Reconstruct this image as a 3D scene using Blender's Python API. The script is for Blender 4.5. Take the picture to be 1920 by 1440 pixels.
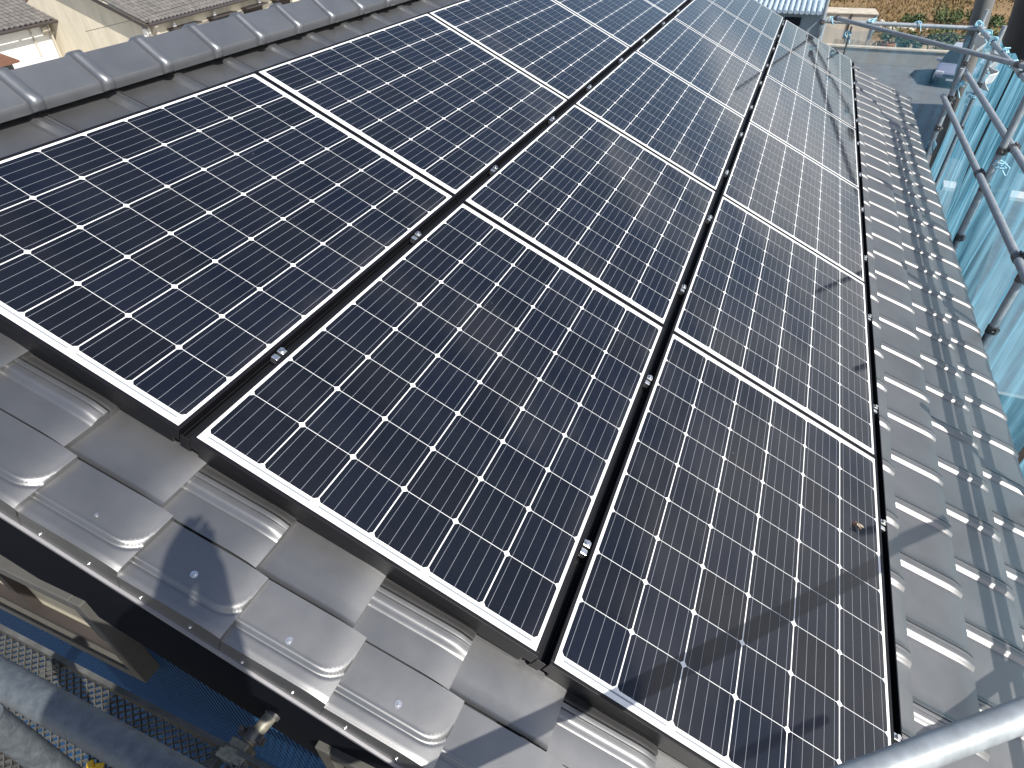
import bpy, bmesh, math, random
from mathutils import Vector, Matrix, noise
random.seed(7)
R = math.radians
for o in list(bpy.data.objects): bpy.data.objects.remove(o)
scene = bpy.context.scene
COL = scene.collection

# ------------------------------------------------------------------ camera
CAM = Vector((-0.70586, -1.12323, 7.03658))
cd = bpy.data.cameras.new('camera'); cam = bpy.data.objects.new('camera', cd); COL.objects.link(cam)
rgt = Vector((0.38131515, -0.92429711, -0.01654149)); dwn = Vector((-0.59541686, -0.23187053, -0.76923002)); fwd = Vector((0.7071616, 0.30316814, -0.63875782))
cam.matrix_world = Matrix(((rgt.x, -dwn.x, -fwd.x, CAM.x), (rgt.y, -dwn.y, -fwd.y, CAM.y), (rgt.z, -dwn.z, -fwd.z, CAM.z), (0, 0, 0, 1)))
cd.sensor_width = 36; cd.lens = 21.407; cd.clip_start = 0.02; cd.clip_end = 3000
scene.camera = cam
scene.render.resolution_x = 1024; scene.render.resolution_y = 768

# ------------------------------------------------------------------ light
SUN = Vector((0.27556, 0.63335, -0.72314))          # direction the light travels
sd = bpy.data.lights.new('sun', 'SUN'); sd.energy = 4.2; sd.angle = R(0.53); sd.color = (1.0, 0.955, 0.88)
so = bpy.data.objects.new('sun', sd); COL.objects.link(so)
so.rotation_euler = SUN.to_track_quat('-Z', 'Y').to_euler(); so.location = (0, -20, 30)
elev = math.asin(-SUN.z); az = math.atan2(-SUN.x, -SUN.y)    # azimuth from +Y towards +X
W = bpy.data.worlds.new('World'); scene.world = W; W.use_nodes = True
nt = W.node_tree; N = nt.nodes; LK = nt.links
for n in list(N): N.remove(n)
out = N.new('ShaderNodeOutputWorld'); bg = N.new('ShaderNodeBackground'); sky = N.new('ShaderNodeTexSky')
sky.sky_type = 'NISHITA'; sky.sun_disc = False; sky.sun_elevation = elev; sky.sun_rotation = az
sky.air_density = 1.0; sky.dust_density = 1.0; sky.ozone_density = 1.2
bg.inputs['Strength'].default_value = 0.10
# clouds: a soft bank low in the sky and wisps higher up
tc = N.new('ShaderNodeTexCoord'); mp = N.new('ShaderNodeMapping'); mp.inputs['Scale'].default_value = (1.0, 1.0, 3.2)
mp.inputs['Location'].default_value = (0.35, 1.2, 0.0)
nz = N.new('ShaderNodeTexNoise'); nz.inputs['Scale'].default_value = 2.1; nz.inputs['Detail'].default_value = 7; nz.inputs['Roughness'].default_value = 0.58
sep = N.new('ShaderNodeSeparateXYZ')
low = N.new('ShaderNodeMapRange'); low.inputs['From Min'].default_value = 0.0; low.inputs['From Max'].default_value = 0.62
low.inputs['To Min'].default_value = 0.19; low.inputs['To Max'].default_value = -0.045
ad = N.new('ShaderNodeMath'); ad.operation = 'ADD'
cr = N.new('ShaderNodeMapRange'); cr.interpolation_type = 'SMOOTHSTEP'
cr.inputs['From Min'].default_value = 0.50; cr.inputs['From Max'].default_value = 0.72; cr.inputs['To Max'].default_value = 0.9
mx = N.new('ShaderNodeMix'); mx.data_type = 'RGBA'
LK.new(tc.outputs['Generated'], mp.inputs['Vector']); LK.new(mp.outputs['Vector'], nz.inputs['Vector'])
LK.new(tc.outputs['Generated'], sep.inputs['Vector']); LK.new(sep.outputs['Z'], low.inputs['Value'])
dt = N.new('ShaderNodeVectorMath'); dt.operation = 'DOT_PRODUCT'; dt.inputs[1].default_value = (.35, -.935, .05)
dm = N.new('ShaderNodeMapRange'); dm.inputs['From Min'].default_value = .28; dm.inputs['From Max'].default_value = 1.0; dm.inputs['To Min'].default_value = -.07; dm.inputs['To Max'].default_value = .24
LK.new(tc.outputs['Generated'], dt.inputs[0]); LK.new(dt.outputs['Value'], dm.inputs['Value'])
ad0 = N.new('ShaderNodeMath'); ad0.operation = 'ADD'; LK.new(nz.outputs['Fac'], ad0.inputs[0]); LK.new(dm.outputs['Result'], ad0.inputs[1])
LK.new(ad0.outputs[0], ad.inputs[0]); LK.new(low.outputs['Result'], ad.inputs[1]); LK.new(ad.outputs[0], cr.inputs['Value'])
LK.new(cr.outputs['Result'], mx.inputs['Factor']); LK.new(sky.outputs['Color'], mx.inputs['A'])
mx.inputs['B'].default_value = (9.0, 9.15, 9.4, 1)
LK.new(mx.outputs['Result'], bg.inputs['Color']); LK.new(bg.outputs['Background'], out.inputs['Surface'])
vs = scene.view_settings; vs.view_transform = 'Standard'; vs.look = 'None'; vs.gamma = 1; vs.exposure = 0.55; vs.use_curve_mapping = False
scene.render.engine = 'CYCLES'
try:
    scene.cycles.max_bounces = 8; scene.cycles.transparent_max_bounces = 16
except Exception: pass

# ------------------------------------------------------------------ materials
def mat(name, color=(.5, .5, .5), rough=.5, metal=0.0, spec=.5, var=0.0, vscale=8.0, bump=0.0, bscale=60.0, coat=0.0, stretch=None, second=None, coords='Object', rvar=0.0):
    m = bpy.data.materials.new(name); m.use_nodes = True
    t = m.node_tree; b = t.nodes['Principled BSDF']
    b.inputs['Base Color'].default_value = (*color, 1); b.inputs['Roughness'].default_value = rough
    b.inputs['Metallic'].default_value = metal; b.inputs['Specular IOR Level'].default_value = spec
    if coat: b.inputs['Coat Weight'].default_value = coat; b.inputs['Coat Roughness'].default_value = .08
    tcn = t.nodes.new('ShaderNodeTexCoord'); v = tcn.outputs[coords]
    if stretch:
        mpn = t.nodes.new('ShaderNodeMapping'); mpn.inputs['Scale'].default_value = stretch
        t.links.new(v, mpn.inputs['Vector']); v = mpn.outputs['Vector']
    if var or second:
        n = t.nodes.new('ShaderNodeTexNoise'); n.inputs['Scale'].default_value = vscale; n.inputs['Detail'].default_value = 6; n.inputs['Roughness'].default_value = .62
        t.links.new(v, n.inputs['Vector'])
        r = t.nodes.new('ShaderNodeMapRange'); r.inputs['From Min'].default_value = .32; r.inputs['From Max'].default_value = .68
        t.links.new(n.outputs['Fac'], r.inputs['Value'])
        mixn = t.nodes.new('ShaderNodeMix'); mixn.data_type = 'RGBA'
        a = second if second else tuple(c * (1 - var) for c in color)
        bb = color if second else tuple(min(1, c * (1 + var)) for c in color)
        mixn.inputs['A'].default_value = (*a, 1); mixn.inputs['B'].default_value = (*bb, 1)
        t.links.new(r.outputs['Result'], mixn.inputs['Factor']); t.links.new(mixn.outputs['Result'], b.inputs['Base Color'])
        if rvar:
            r2 = t.nodes.new('ShaderNodeMapRange'); r2.inputs['To Min'].default_value = rough - rvar; r2.inputs['To Max'].default_value = rough + rvar
            t.links.new(r.outputs['Result'], r2.inputs['Value']); t.links.new(r2.outputs['Result'], b.inputs['Roughness'])
    if bump:
        n2 = t.nodes.new('ShaderNodeTexNoise'); n2.inputs['Scale'].default_value = bscale; n2.inputs['Detail'].default_value = 4
        t.links.new(v, n2.inputs['Vector'])
        bp = t.nodes.new('ShaderNodeBump'); bp.inputs['Strength'].default_value = bump; bp.inputs['Distance'].default_value = .01
        t.links.new(n2.outputs['Fac'], bp.inputs['Height']); t.links.new(bp.outputs['Normal'], b.inputs['Normal'])
    return m
M = {}
M['tile'] = mat('glazed_silver_tile', (.235, .235, .238), .44, .85, .5, var=.075, vscale=4.5, bump=.035, bscale=420, rvar=.035)
M['ridge'] = mat('glazed_ridge_tile', (.18, .187, .20), .40, .65, .5, var=.06, vscale=7, bump=.03, bscale=380, rvar=.035)
M['frame'] = mat('black_anodised_aluminium', (.006, .006, .008), .48, 0, .25, var=.2, vscale=14)
M['rail'] = mat('black_rail_aluminium', (.0035, .004, .0055), .5, 0, .3, var=.3, vscale=20)
M['cover'] = mat('grey_rail_cover', (.16, .165, .17), .35, .7, .5, var=.1)
M['clamp'] = mat('bare_aluminium', (.75, .75, .74), .28, .95, .5, var=.15, vscale=60)
M['screw'] = mat('zinc_screw', (.72, .71, .70), .25, .95, .5, var=.15, vscale=300)
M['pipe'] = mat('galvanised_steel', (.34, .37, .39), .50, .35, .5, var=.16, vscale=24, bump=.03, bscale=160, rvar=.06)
M['pipe_old_shaded'] = mat('weathered_shaded_galvanised_steel', (.125, .14, .155), .5, .2, .5, second=(.075, .087, .10), vscale=70, bump=.16, bscale=240, rvar=.12)  # weathered speckle; base darkened to imitate the photographer's shadow on the handrail
M['coupler'] = mat('dark_steel_coupler', (.15, .145, .14), .5, .6, .5, var=.35, vscale=40)
M['coupler_pale'] = mat('pale_zinc_coupler', (.26, .25, .20), .5, .4, .5, var=.3, vscale=50)
M['mesh'] = mat('expanded_galvanised_steel', (.10, .103, .10), .6, .2, .4, var=.4, vscale=10)
M['navy'] = mat('navy_siding_shaded', (.004, .010, .024), .7, 0, .2, var=.12, vscale=4)  # gap tone, shade between the ribs painted into the colour
M['navy_rib_lit'] = mat('navy_siding_rib_lit', (.018, .062, .15), .6, 0, .25, var=.12, vscale=4)  # same siding metal in its sunlit tone
M['fascia'] = mat('dark_fascia_board', (.0035, .005, .009), .85, 0, .1, var=.15)
M['ledge'] = mat('pale_grey_flashing', (.28, .275, .29), .45, .2, .5, var=.1)
M['cream'] = mat('shade_painted_window_frame', (.095, .092, .085), .5, 0, .4, var=.08, vscale=6)  # cream surround darkened, shade painted into its colour
M['glass'] = mat('dark_window_glass', (.02, .025, .03), .06, 0, .6)
M['dark'] = mat('dark_void', (.015, .016, .018), .7)
M['wall_cream'] = mat('cream_render', (.62, .56, .44), .8, 0, .3, var=.13, vscale=1.6, bump=.1, bscale=30, stretch=(1.6, 1.6, .3))
M['wall_beige'] = mat('beige_render', (.52, .47, .39), .85, 0, .3, var=.13, vscale=1.4, bump=.1, bscale=30, stretch=(1.6, 1.6, .3))
M['kawara'] = mat('grey_clay_roof_tile', (.20, .185, .17), .55, 0, .4, second=(.11, .105, .10), vscale=3.2, bump=.1)
M['gutter'] = mat('dark_gutter', (.055, .045, .045), .5)
M['copper'] = mat('copper_brown_trim', (.20, .10, .065), .45, .2, .5, var=.15)
M['white'] = mat('white_paint', (.78, .77, .74), .5, 0, .4, var=.04)
M['concrete'] = mat('concrete', (.38, .365, .33), .9, 0, .3, second=(.29, .285, .265), vscale=.8, bump=.15, bscale=14)
M['asphalt'] = mat('asphalt', (.17, .175, .18), .9, 0, .3, second=(.12, .125, .13), vscale=1.4, bump=.2, bscale=90)
M['earth'] = mat('bare_earth', (.40, .32, .22), .95, 0, .2, second=(.27, .21, .14), vscale=.45, bump=.3, bscale=6)
M['field'] = mat('dry_field_soil', (.27, .175, .095), .95, 0, .2, second=(.19, .13, .065), vscale=.22, bump=.4, bscale=3)
M['grass_dry'] = mat('dry_grass_blades', (.27, .175, .095), .9, 0, .2, second=(.13, .125, .045), vscale=.12)
M['leaf'] = mat('green_leaves', (.085, .125, .035), .6, 0, .4, second=(.045, .075, .025), vscale=1.8)
M['stem'] = mat('brown_stem', (.10, .07, .045), .8)
M['sheetmetal_blue'] = mat('pale_blue_corrugated_metal', (.50, .60, .68), .4, .2, .5, var=.08, vscale=3)
M['wall_grey'] = mat('blue_grey_wall', (.25, .305, .345), .7, 0, .4, var=.07, vscale=1.5)
M['brown'] = mat('dark_brown_steel', (.05, .042, .040), .6, .1, .4, var=.2, vscale=3)
M['polegrey'] = mat('grey_concrete_post', (.16, .165, .16), .8, 0, .3, var=.15, vscale=4)
M['tie'] = mat('pale_blue_cord', (.38, .66, .78), .6, 0, .4, var=.12, vscale=40)
M['car'] = mat('grey_car_paint', (.30, .31, .42), .3, .3, .5, coat=.8, var=.05)
M['car_dark'] = mat('dark_car_trim', (.025, .027, .03), .4)
M['car_glass'] = mat('car_window_glass', (.02, .026, .03), .05, 0, .7)
M['lamp_lens'] = mat('headlight_lens', (.62, .64, .66), .12, .1, .7)
M['tyre'] = mat('rubber', (.02, .02, .02), .85)
M['terracotta'] = mat('terracotta_pot', (.36, .17, .09), .8, var=.15)
M['bluebin'] = mat('blue_plastic', (.06, .10, .26), .45)
M['timber'] = mat('weathered_timber', (.42, .36, .28), .85, 0, .2, var=.2, vscale=5)
M['stone'] = mat('pale_stone', (.50, .45, .37), .9, 0, .2, var=.2, vscale=3)
M['skin'] = mat('skin', (.50, .32, .23), .6)
M['jacket'] = mat('navy_work_jacket', (.03, .04, .07), .8, bump=.2, bscale=40)
M['helmet'] = mat('white_hard_hat', (.75, .75, .73), .3)
M['yellow'] = mat('yellow_plastic_tag', (.62, .38, .02), .5, var=.2, vscale=90)

def net_material():
    m = bpy.data.materials.new('blue_mesh_sheet'); m.use_nodes = True; t = m.node_tree; n = t.nodes; l = t.links
    for x in list(n): n.remove(x)
    o = n.new('ShaderNodeOutputMaterial'); d = n.new('ShaderNodeBsdfDiffuse'); tr = n.new('ShaderNodeBsdfTranslucent'); tp = n.new('ShaderNodeBsdfTransparent')
    a = n.new('ShaderNodeMixShader'); b = n.new('ShaderNodeMixShader')
    tcn = n.new('ShaderNodeTexCoord'); mpn = n.new('ShaderNodeMapping'); mpn.inputs['Scale'].default_value = (5.5, 5.5, .55)
    nz = n.new('ShaderNodeTexNoise'); nz.inputs['Scale'].default_value = 1.6; nz.inputs['Detail'].default_value = 5
    l.new(tcn.outputs['Object'], mpn.inputs['Vector']); l.new(mpn.outputs['Vector'], nz.inputs['Vector'])
    mr = n.new('ShaderNodeMapRange'); mr.inputs['From Min'].default_value = .35; mr.inputs['From Max'].default_value = .65
    l.new(nz.outputs['Fac'], mr.inputs['Value'])
    mc = n.new('ShaderNodeMix'); mc.data_type = 'RGBA'; mc.inputs['A'].default_value = (.08, .33, .50, 1); mc.inputs['B'].default_value = (.30, .63, .82, 1)
    l.new(mr.outputs['Result'], mc.inputs['Factor'])
    for s in (d, tr): l.new(mc.outputs['Result'], s.inputs['Color'])
    a.inputs[0].default_value = .6; l.new(d.outputs[0], a.inputs[1]); l.new(tr.outputs[0], a.inputs[2])
    mr2 = n.new('ShaderNodeMapRange'); mr2.inputs['From Min'].default_value = .3; mr2.inputs['From Max'].default_value = .7
    mr2.inputs['To Min'].default_value = NET_ALPHA[0]; mr2.inputs['To Max'].default_value = NET_ALPHA[1]
    l.new(nz.outputs['Fac'], mr2.inputs['Value']); l.new(mr2.outputs['Result'], b.inputs[0])
    l.new(tp.outputs[0], b.inputs[1]); l.new(a.outputs[0], b.inputs[2]); l.new(b.outputs[0], o.inputs['Surface'])
    return m
NET_ALPHA = (.36, .82); M['net'] = net_material()
NET_ALPHA = (.10, .30); M['net_thin'] = net_material()
NET_ALPHA = (.9, .97)

CU, CV = .159, .160                                   # cell pitch along / across the row
def panel_glass():
    m = bpy.data.materials.new('solar_laminate'); m.use_nodes = True; t = m.node_tree; n = t.nodes; l = t.links
    b = n['Principled BSDF']
    tcn = n.new('ShaderNodeTexCoord'); sp = n.new('ShaderNodeSeparateXYZ'); l.new(tcn.outputs['Object'], sp.inputs[0])
    def mth(op, a, bb=None, c=None):
        x = n.new('ShaderNodeMath'); x.operation = op
        for i, q in enumerate((a, bb, c)):
            if q is None: continue
            if isinstance(q, (int, float)): x.inputs[i].default_value = q
            else: l.new(q, x.inputs[i])
        return x.outputs[0]
    x = sp.outputs['X']; v = mth('MULTIPLY', sp.outputs['Y'], -1.0)
    fu = mth('MULTIPLY', mth('PINGPONG', x, CU / 2), 1.0)      # distance to nearest cell border along u
    fv = mth('PINGPONG', v, CV / 2)
    inside = mth('MULTIPLY', mth('MULTIPLY', mth('GREATER_THAN', x, .0005), mth('LESS_THAN', x, 9 * CU - .0005)), mth('MULTIPLY', mth('GREATER_THAN', v, .0005), mth('LESS_THAN', v, 6 * CV - .0005)))
    cell = mth('MULTIPLY', mth('GREATER_THAN', fu, .0008), mth('GREATER_THAN', fv, .0016))
    cell = mth('MULTIPLY', cell, mth('GREATER_THAN', mth('ADD', fu, fv), .0105))
    cell = mth('MULTIPLY', cell, inside)
    # busbars: 5 per cell, running along u
    bv = mth('PINGPONG', mth('ADD', v, CV / 10), CV / 10)       # 0 at borders, CV/10 at bar
    bv = mth('ABSOLUTE', mth('SUBTRACT', mth('MODULO', mth('ADD', v, CV * 10), CV / 5), CV / 10))
    bar = mth('MULTIPLY', mth('LESS_THAN', bv, .00055), inside)
    # fine collector fingers, very faint
    fg = mth('LESS_THAN', mth('MODULO', mth('ADD', x, 1.0), .0020), .0004)
    # ribbons in the end margins, each bridging two strings
    def ribbon(x0, x1, off):
        r = mth('MULTIPLY', mth('GREATER_THAN', x, x0), mth('LESS_THAN', x, x1))
        md = mth('MODULO', mth('ADD', v, CV * 8 + off), CV * 2)
        r = mth('MULTIPLY', r, mth('MULTIPLY', mth('GREATER_THAN', md, .012), mth('LESS_THAN', md, CV * 2 - .012)))
        return mth('MULTIPLY', r, mth('MULTIPLY', mth('GREATER_THAN', v, .004), mth('LESS_THAN', v, 6 * CV - .004)))
    rib = mth('MAXIMUM', ribbon(-.0125, -.0075, 0.0), ribbon(9 * CU + .0045, 9 * CU + .009, CV))
    # each cell a little different
    cu = mth('FLOOR', mth('DIVIDE', x, CU)); cvv = mth('FLOOR', mth('DIVIDE', v, CV))
    cmb = n.new('ShaderNodeCombineXYZ'); l.new(cu, cmb.inputs[0]); l.new(cvv, cmb.inputs[1])
    oi = n.new('ShaderNodeObjectInfo'); l.new(mth('MULTIPLY', oi.outputs['Random'], 40.0), cmb.inputs[2])
    wn = n.new('ShaderNodeTexWhiteNoise'); wn.noise_dimensions = '3D'; l.new(cmb.outputs[0], wn.inputs['Vector'])
    mixc = n.new('ShaderNodeMix'); mixc.data_type = 'RGBA'; mixc.inputs['A'].default_value = (.0024, .0033, .0072, 1); mixc.inputs['B'].default_value = (.0030, .0050, .0130, 1)
    l.new(wn.outputs['Value'], mixc.inputs['Factor'])
    mf = n.new('ShaderNodeMix'); mf.data_type = 'RGBA'; l.new(mixc.outputs['Result'], mf.inputs['A']); mf.inputs['B'].default_value = (.03, .033, .04, 1)
    l.new(mth('MULTIPLY', fg, .35), mf.inputs['Factor'])
    mb_ = n.new('ShaderNodeMix'); mb_.data_type = 'RGBA'; l.new(mf.outputs['Result'], mb_.inputs['A']); mb_.inputs['B'].default_value = (.22, .235, .26, 1); l.new(bar, mb_.inputs['Factor'])
    ms = n.new('ShaderNodeMix'); ms.data_type = 'RGBA'; ms.inputs['A'].default_value = (.80, .80, .79, 1); l.new(mb_.outputs['Result'], ms.inputs['B']); l.new(cell, ms.inputs['Factor'])
    mr = n.new('ShaderNodeMix'); mr.data_type = 'RGBA'; l.new(ms.outputs['Result'], mr.inputs['A']); mr.inputs['B'].default_value = (.26, .28, .30, 1); l.new(rib, mr.inputs['Factor'])
    # a film of dust
    dn = n.new('ShaderNodeTexNoise'); dn.inputs['Scale'].default_value = 2.2; dn.inputs['Detail'].default_value = 8; dmap = n.new('ShaderNodeMapping'); dmap.inputs['Scale'].default_value = (3.2, .8, 1); l.new(tcn.outputs['Object'], dmap.inputs['Vector']); l.new(dmap.outputs['Vector'], dn.inputs['Vector'])
    dr = n.new('ShaderNodeMapRange'); dr.inputs['From Min'].default_value = .35; dr.inputs['From Max'].default_value = .75; dr.inputs['To Min'].default_value = 0.001; dr.inputs['To Max'].default_value = .012
    l.new(dn.outputs['Fac'], dr.inputs['Value'])
    md = n.new('ShaderNodeMix'); md.data_type = 'RGBA'; l.new(mr.outputs['Result'], md.inputs['A']); md.inputs['B'].default_value = (.45, .42, .38, 1); ve = n.new('ShaderNodeMapRange'); ve.inputs['From Min'].default_value = .90; ve.inputs['From Max'].default_value = .97; ve.inputs['To Max'].default_value = 4.0; l.new(v, ve.inputs['Value'])
    l.new(mth('MULTIPLY', dr.outputs['Result'], mth('ADD', 1.0, ve.outputs['Result'])), md.inputs['Factor'])
    # specks of dirt
    vo = n.new('ShaderNodeTexVoronoi'); vo.inputs['Scale'].default_value = 9.0; l.new(tcn.outputs['Object'], vo.inputs['Vector'])
    sk = mth('LESS_THAN', vo.outputs['Distance'], .012)
    mk = n.new('ShaderNodeMix'); mk.data_type = 'RGBA'; l.new(md.outputs['Result'], mk.inputs['A']); mk.inputs['B'].default_value = (.45, .44, .42, 1); l.new(mth('MULTIPLY', sk, .7), mk.inputs['Factor'])
    l.new(mk.outputs['Result'], b.inputs['Base Color'])
    b.inputs['Roughness'].default_value = .6; b.inputs['Specular IOR Level'].default_value = .04
    b.inputs['Coat Weight'].default_value = 1.0; b.inputs['Coat Roughness'].default_value = .05; b.inputs['Coat IOR'].default_value = 1.39
    return m
M['pv'] = panel_glass()

# ------------------------------------------------------------------ helpers
def tag(o, label=None, cat=None, group=None, kind=None):
    if label: o['label'] = label
    if cat: o['category'] = cat
    if group: o['group'] = group
    if kind: o['kind'] = kind
    return o
def empty(name, loc=(0, 0, 0), rot=(0, 0, 0)):
    o = bpy.data.objects.new(name, None); COL.objects.link(o); o.location = loc; o.rotation_euler = rot; o.empty_display_size = .1; return o
class MB:
    def __init__(s): s.v = []; s.f = []; s.sm = []
    def add(s, vs, fs, smooth=False):
        k = len(s.v); s.v += [tuple(p) for p in vs]; s.f += [tuple(i + k for i in f) for f in fs]; s.sm += [smooth] * len(fs)
    def box(s, a, b, mtx=None):
        (x0, y0, z0), (x1, y1, z1) = a, b
        vs = [Vector(p) for p in ((x0, y0, z0), (x1, y0, z0), (x1, y1, z0), (x0, y1, z0), (x0, y0, z1), (x1, y0, z1), (x1, y1, z1), (x0, y1, z1))]
        if mtx: vs = [mtx @ p for p in vs]
        s.add(vs, [(0, 3, 2, 1), (4, 5, 6, 7), (0, 1, 5, 4), (1, 2, 6, 5), (2, 3, 7, 6), (3, 0, 4, 7)])
    def tube(s, p, q, r, seg=14, r2=None, cap=True):
        p, q = Vector(p), Vector(q); d = (q - p).normalized(); r2 = r if r2 is None else r2
        a = d.orthogonal().normalized(); b = d.cross(a); vs = []
        for c, rr in ((p, r), (q, r2)):
            for i in range(seg):
                t = 2 * math.pi * i / seg; vs.append(c + (a * math.cos(t) + b * math.sin(t)) * rr)
        s.add(vs, [(i, (i + 1) % seg, seg + (i + 1) % seg, seg + i) for i in range(seg)], True)
        if cap: s.add(vs, [tuple(range(seg))[::-1], tuple(range(seg, 2 * seg))])
    def path(s, pts, r, seg=8):
        for a, b in zip(pts, pts[1:]): s.tube(a, b, r, seg)
    def prism(s, poly, axis_pts, smooth=False):
        """poly: list of 2D points; axis_pts: function (p, k) -> 3D for k in 0,1"""
        n = len(poly); vs = [axis_pts(p, 0) for p in poly] + [axis_pts(p, 1) for p in poly]
        s.add(vs, [(i, (i + 1) % n, n + (i + 1) % n, n + i) for i in range(n)], smooth)
        s.add(vs, [tuple(range(n))[::-1], tuple(range(n, 2 * n))])
    def grid(s, fn, nu, nv, smooth=True):
        vs = [fn(i / nu, j / nv) for j in range(nv + 1) for i in range(nu + 1)]
        s.add(vs, [(j * (nu + 1) + i, j * (nu + 1) + i + 1, (j + 1) * (nu + 1) + i + 1, (j + 1) * (nu + 1) + i) for j in range(nv) for i in range(nu)], smooth)
    def build(s, name, m, parent=None, bevel=0.0, fix=True, sharp=None):
        me = bpy.data.meshes.new(name); me.from_pydata(s.v, [], s.f)
        me.polygons.foreach_set('use_smooth', s.sm); me.materials.append(m)
        if fix:
            bm = bmesh.new(); bm.from_mesh(me); bmesh.ops.recalc_face_normals(bm, faces=bm.faces); bm.to_mesh(me); bm.free()
        me.update()
        o = bpy.data.objects.new(name, me); COL.objects.link(o)
        if parent: o.parent = parent
        if bevel:
            bv = o.modifiers.new('bevel', 'BEVEL'); bv.width = bevel; bv.segments = 2; bv.limit_method = 'ANGLE'
        return o
def copy_tree(o, parent=None):
    c = o.copy(); COL.objects.link(c)
    if parent: c.parent = parent
    for ch in [x for x in bpy.data.objects if x.parent == o]: copy_tree(ch, c)
    return c
ORD = ['first', 'second', 'third', 'fourth', 'fifth', 'sixth', 'seventh', 'eighth', 'ninth', 'tenth', 'eleventh', 'twelfth', 'thirteenth', 'fourteenth', 'fifteenth']
TH = R(24.5); cT, sT = math.cos(TH), math.sin(TH); Z0 = 6.0
ROOF = Matrix.Translation((0, 0, Z0)) @ Matrix.Rotation(TH, 4, 'X')    # local x = u along the ridge, -y = v down the slope, z = out of the slope
def rw(u, v, w): return ROOF @ Vector((u, -v, w))
def sstep(a, b, x):
    t = max(0, min(1, (x - a) / (b - a))); return t * t * (3 - 2 * t)

# ------------------------------------------------------------------ ground and far setting
b = MB(); b.add([(-400, -400, 0), (900, -400, 0), (900, 400, 0), (-400, 400, 0)], [(0, 1, 2, 3)]); tag(b.build('ground', M['concrete']), kind='structure')
b = MB(); b.grid(lambda s, t: Vector((10 + 25.4 * s, -30 + 27.6 * t, .004)), 4, 4, False); tag(b.build('road', M['asphalt']), kind='structure')
b = MB(); b.grid(lambda s, t: Vector((35.3 + 5.2 * s, -22 + 26 * t, .05 + .06 * noise.noise((s * 9, t * 26, 3)))), 20, 60); tag(b.build('bare_earth', M['earth']), kind='structure')
def field_h(x, y): return .12 + .10 * noise.noise((x * .35, y * .35, 1)) + max(0, (x - 60)) * .02
b = MB(); b.grid(lambda s, t: Vector((40.2 + 160 * s * s, -90 + 150 * t, field_h(40.2 + 160 * s * s, -90 + 150 * t))), 60, 80); tag(b.build('field', M['field']), kind='structure')
b = MB(); rnd = random.Random(3)
for i in range(15000):
    x = 41 + 24 * rnd.random() ** 1.2; y = rnd.uniform(-22, 2)
    dens = noise.noise((x * .16, y * .22, 7))
    if dens < -.12 and rnd.random() < .75: continue
    h = rnd.uniform(.06, .24) * (1 + .8 * max(0, dens)); a = rnd.uniform(0, 6.3); z = field_h(x, y)
    dx, dy = math.cos(a) * .06, math.sin(a) * .06; lx, ly = rnd.uniform(-.18, .18), rnd.uniform(-.18, .18)
    b.add([(x - dx, y - dy, z - .03), (x + dx, y + dy, z - .03), (x + lx, y + ly, z + h)], [(0, 1, 2)])
tag(b.build('dry_grass', M['grass_dry'], fix=False), 'dry brown grass with greener tufts on the field beyond the road', 'grass', kind='stuff')
b = MB(); b.grid(lambda s_, t: Vector((-9 + 18.9 * s_, -9 + 15 * t, .004)), 4, 4, False); tag(b.build('ground_shade', mat('painted_ground_shade', (.035, .03, .026), .95, 0, .2, var=.3, vscale=2)), kind='structure')  # dark sheet standing in for shade on the ground around the house
# concrete retaining wall along the near side of the earth strip
w = empty('retaining_wall', (35.3, -9, 0)); tag(w, 'long low pale concrete retaining wall between the road and the bare earth', 'wall')
b = MB(); b.box((-.12, -11, 0), (.12, 8.2, .62)); b.build('wall_body', M['concrete'], w, .01)
b = MB(); b.box((-.17, -11.05, .622), (.17, 8.25, .70)); b.build('coping', M['stone'], w, .01)
b = MB(); b.box((0, 0, .008), (.55, 2.1, .10)); o = b.build('kerb', M['white']); o.location = (19.3, -8.0, 0); o.rotation_euler = (0, 0, R(-6)); tag(o, 'pale concrete kerb block on the road seen through the blue netting', 'kerb')

def leaf_clump(b, rnd, c, r, n, size):
    for i in range(n):
        d = Vector((rnd.gauss(0, 1), rnd.gauss(0, 1), rnd.gauss(0, .8))).normalized() * r * rnd.random() ** .45
        p = Vector(c) + d; a = Vector((rnd.gauss(0, 1), rnd.gauss(0, 1), rnd.gauss(0, 1))).normalized(); e = a.orthogonal().normalized()
        s = size * rnd.uniform(.6, 1.3); b.add([p - a * s, p + e * s * .45, p + a * s, p - e * s * .45], [(0, 1, 2, 3)])
def shrub(x, y, rad, h, label, seed, z=0.05):
    rnd = random.Random(seed); t = empty('shrub', (x, y, z)); tag(t, label, 'shrub', 'shrubs beyond the road')
    b = MB(); s = MB()
    for k in range(int(9 * rad + 6)):
        a = rnd.uniform(0, 6.28); rr = rad * rnd.random() ** .6; c = (math.cos(a) * rr, math.sin(a) * rr * .8, h * rnd.uniform(.3, .85))
        leaf_clump(b, rnd, c, .36 * rad * rnd.uniform(.6, 1.1), 46, .085)
        s.tube((rnd.uniform(-.1, .1) * rad, rnd.uniform(-.1, .1) * rad, -.05), c, .016, 5, .006)
    b.build('crown', M['leaf'], t, fix=False); s.build('stem', M['stem'], t)
shrub(46.5, -9.3, 1.3, .75, 'broad green shrub in a row at the field edge, behind the far net rail', 11)
shrub(46.3, -11.0, .9, .6, 'small green shrub right of the broad one at the field edge', 12)
shrub(45.6, -7.2, .8, .55, 'low green shrub left of the broad one at the field edge', 13)
shrub(37.4, -7.6, 1.25, 1.3, 'leafy green shrub behind the retaining wall, nearest the grey car', 14)
shrub(38.0, -9.4, 1.1, 1.2, 'leafy green shrub behind the retaining wall, farthest right', 15)
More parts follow.
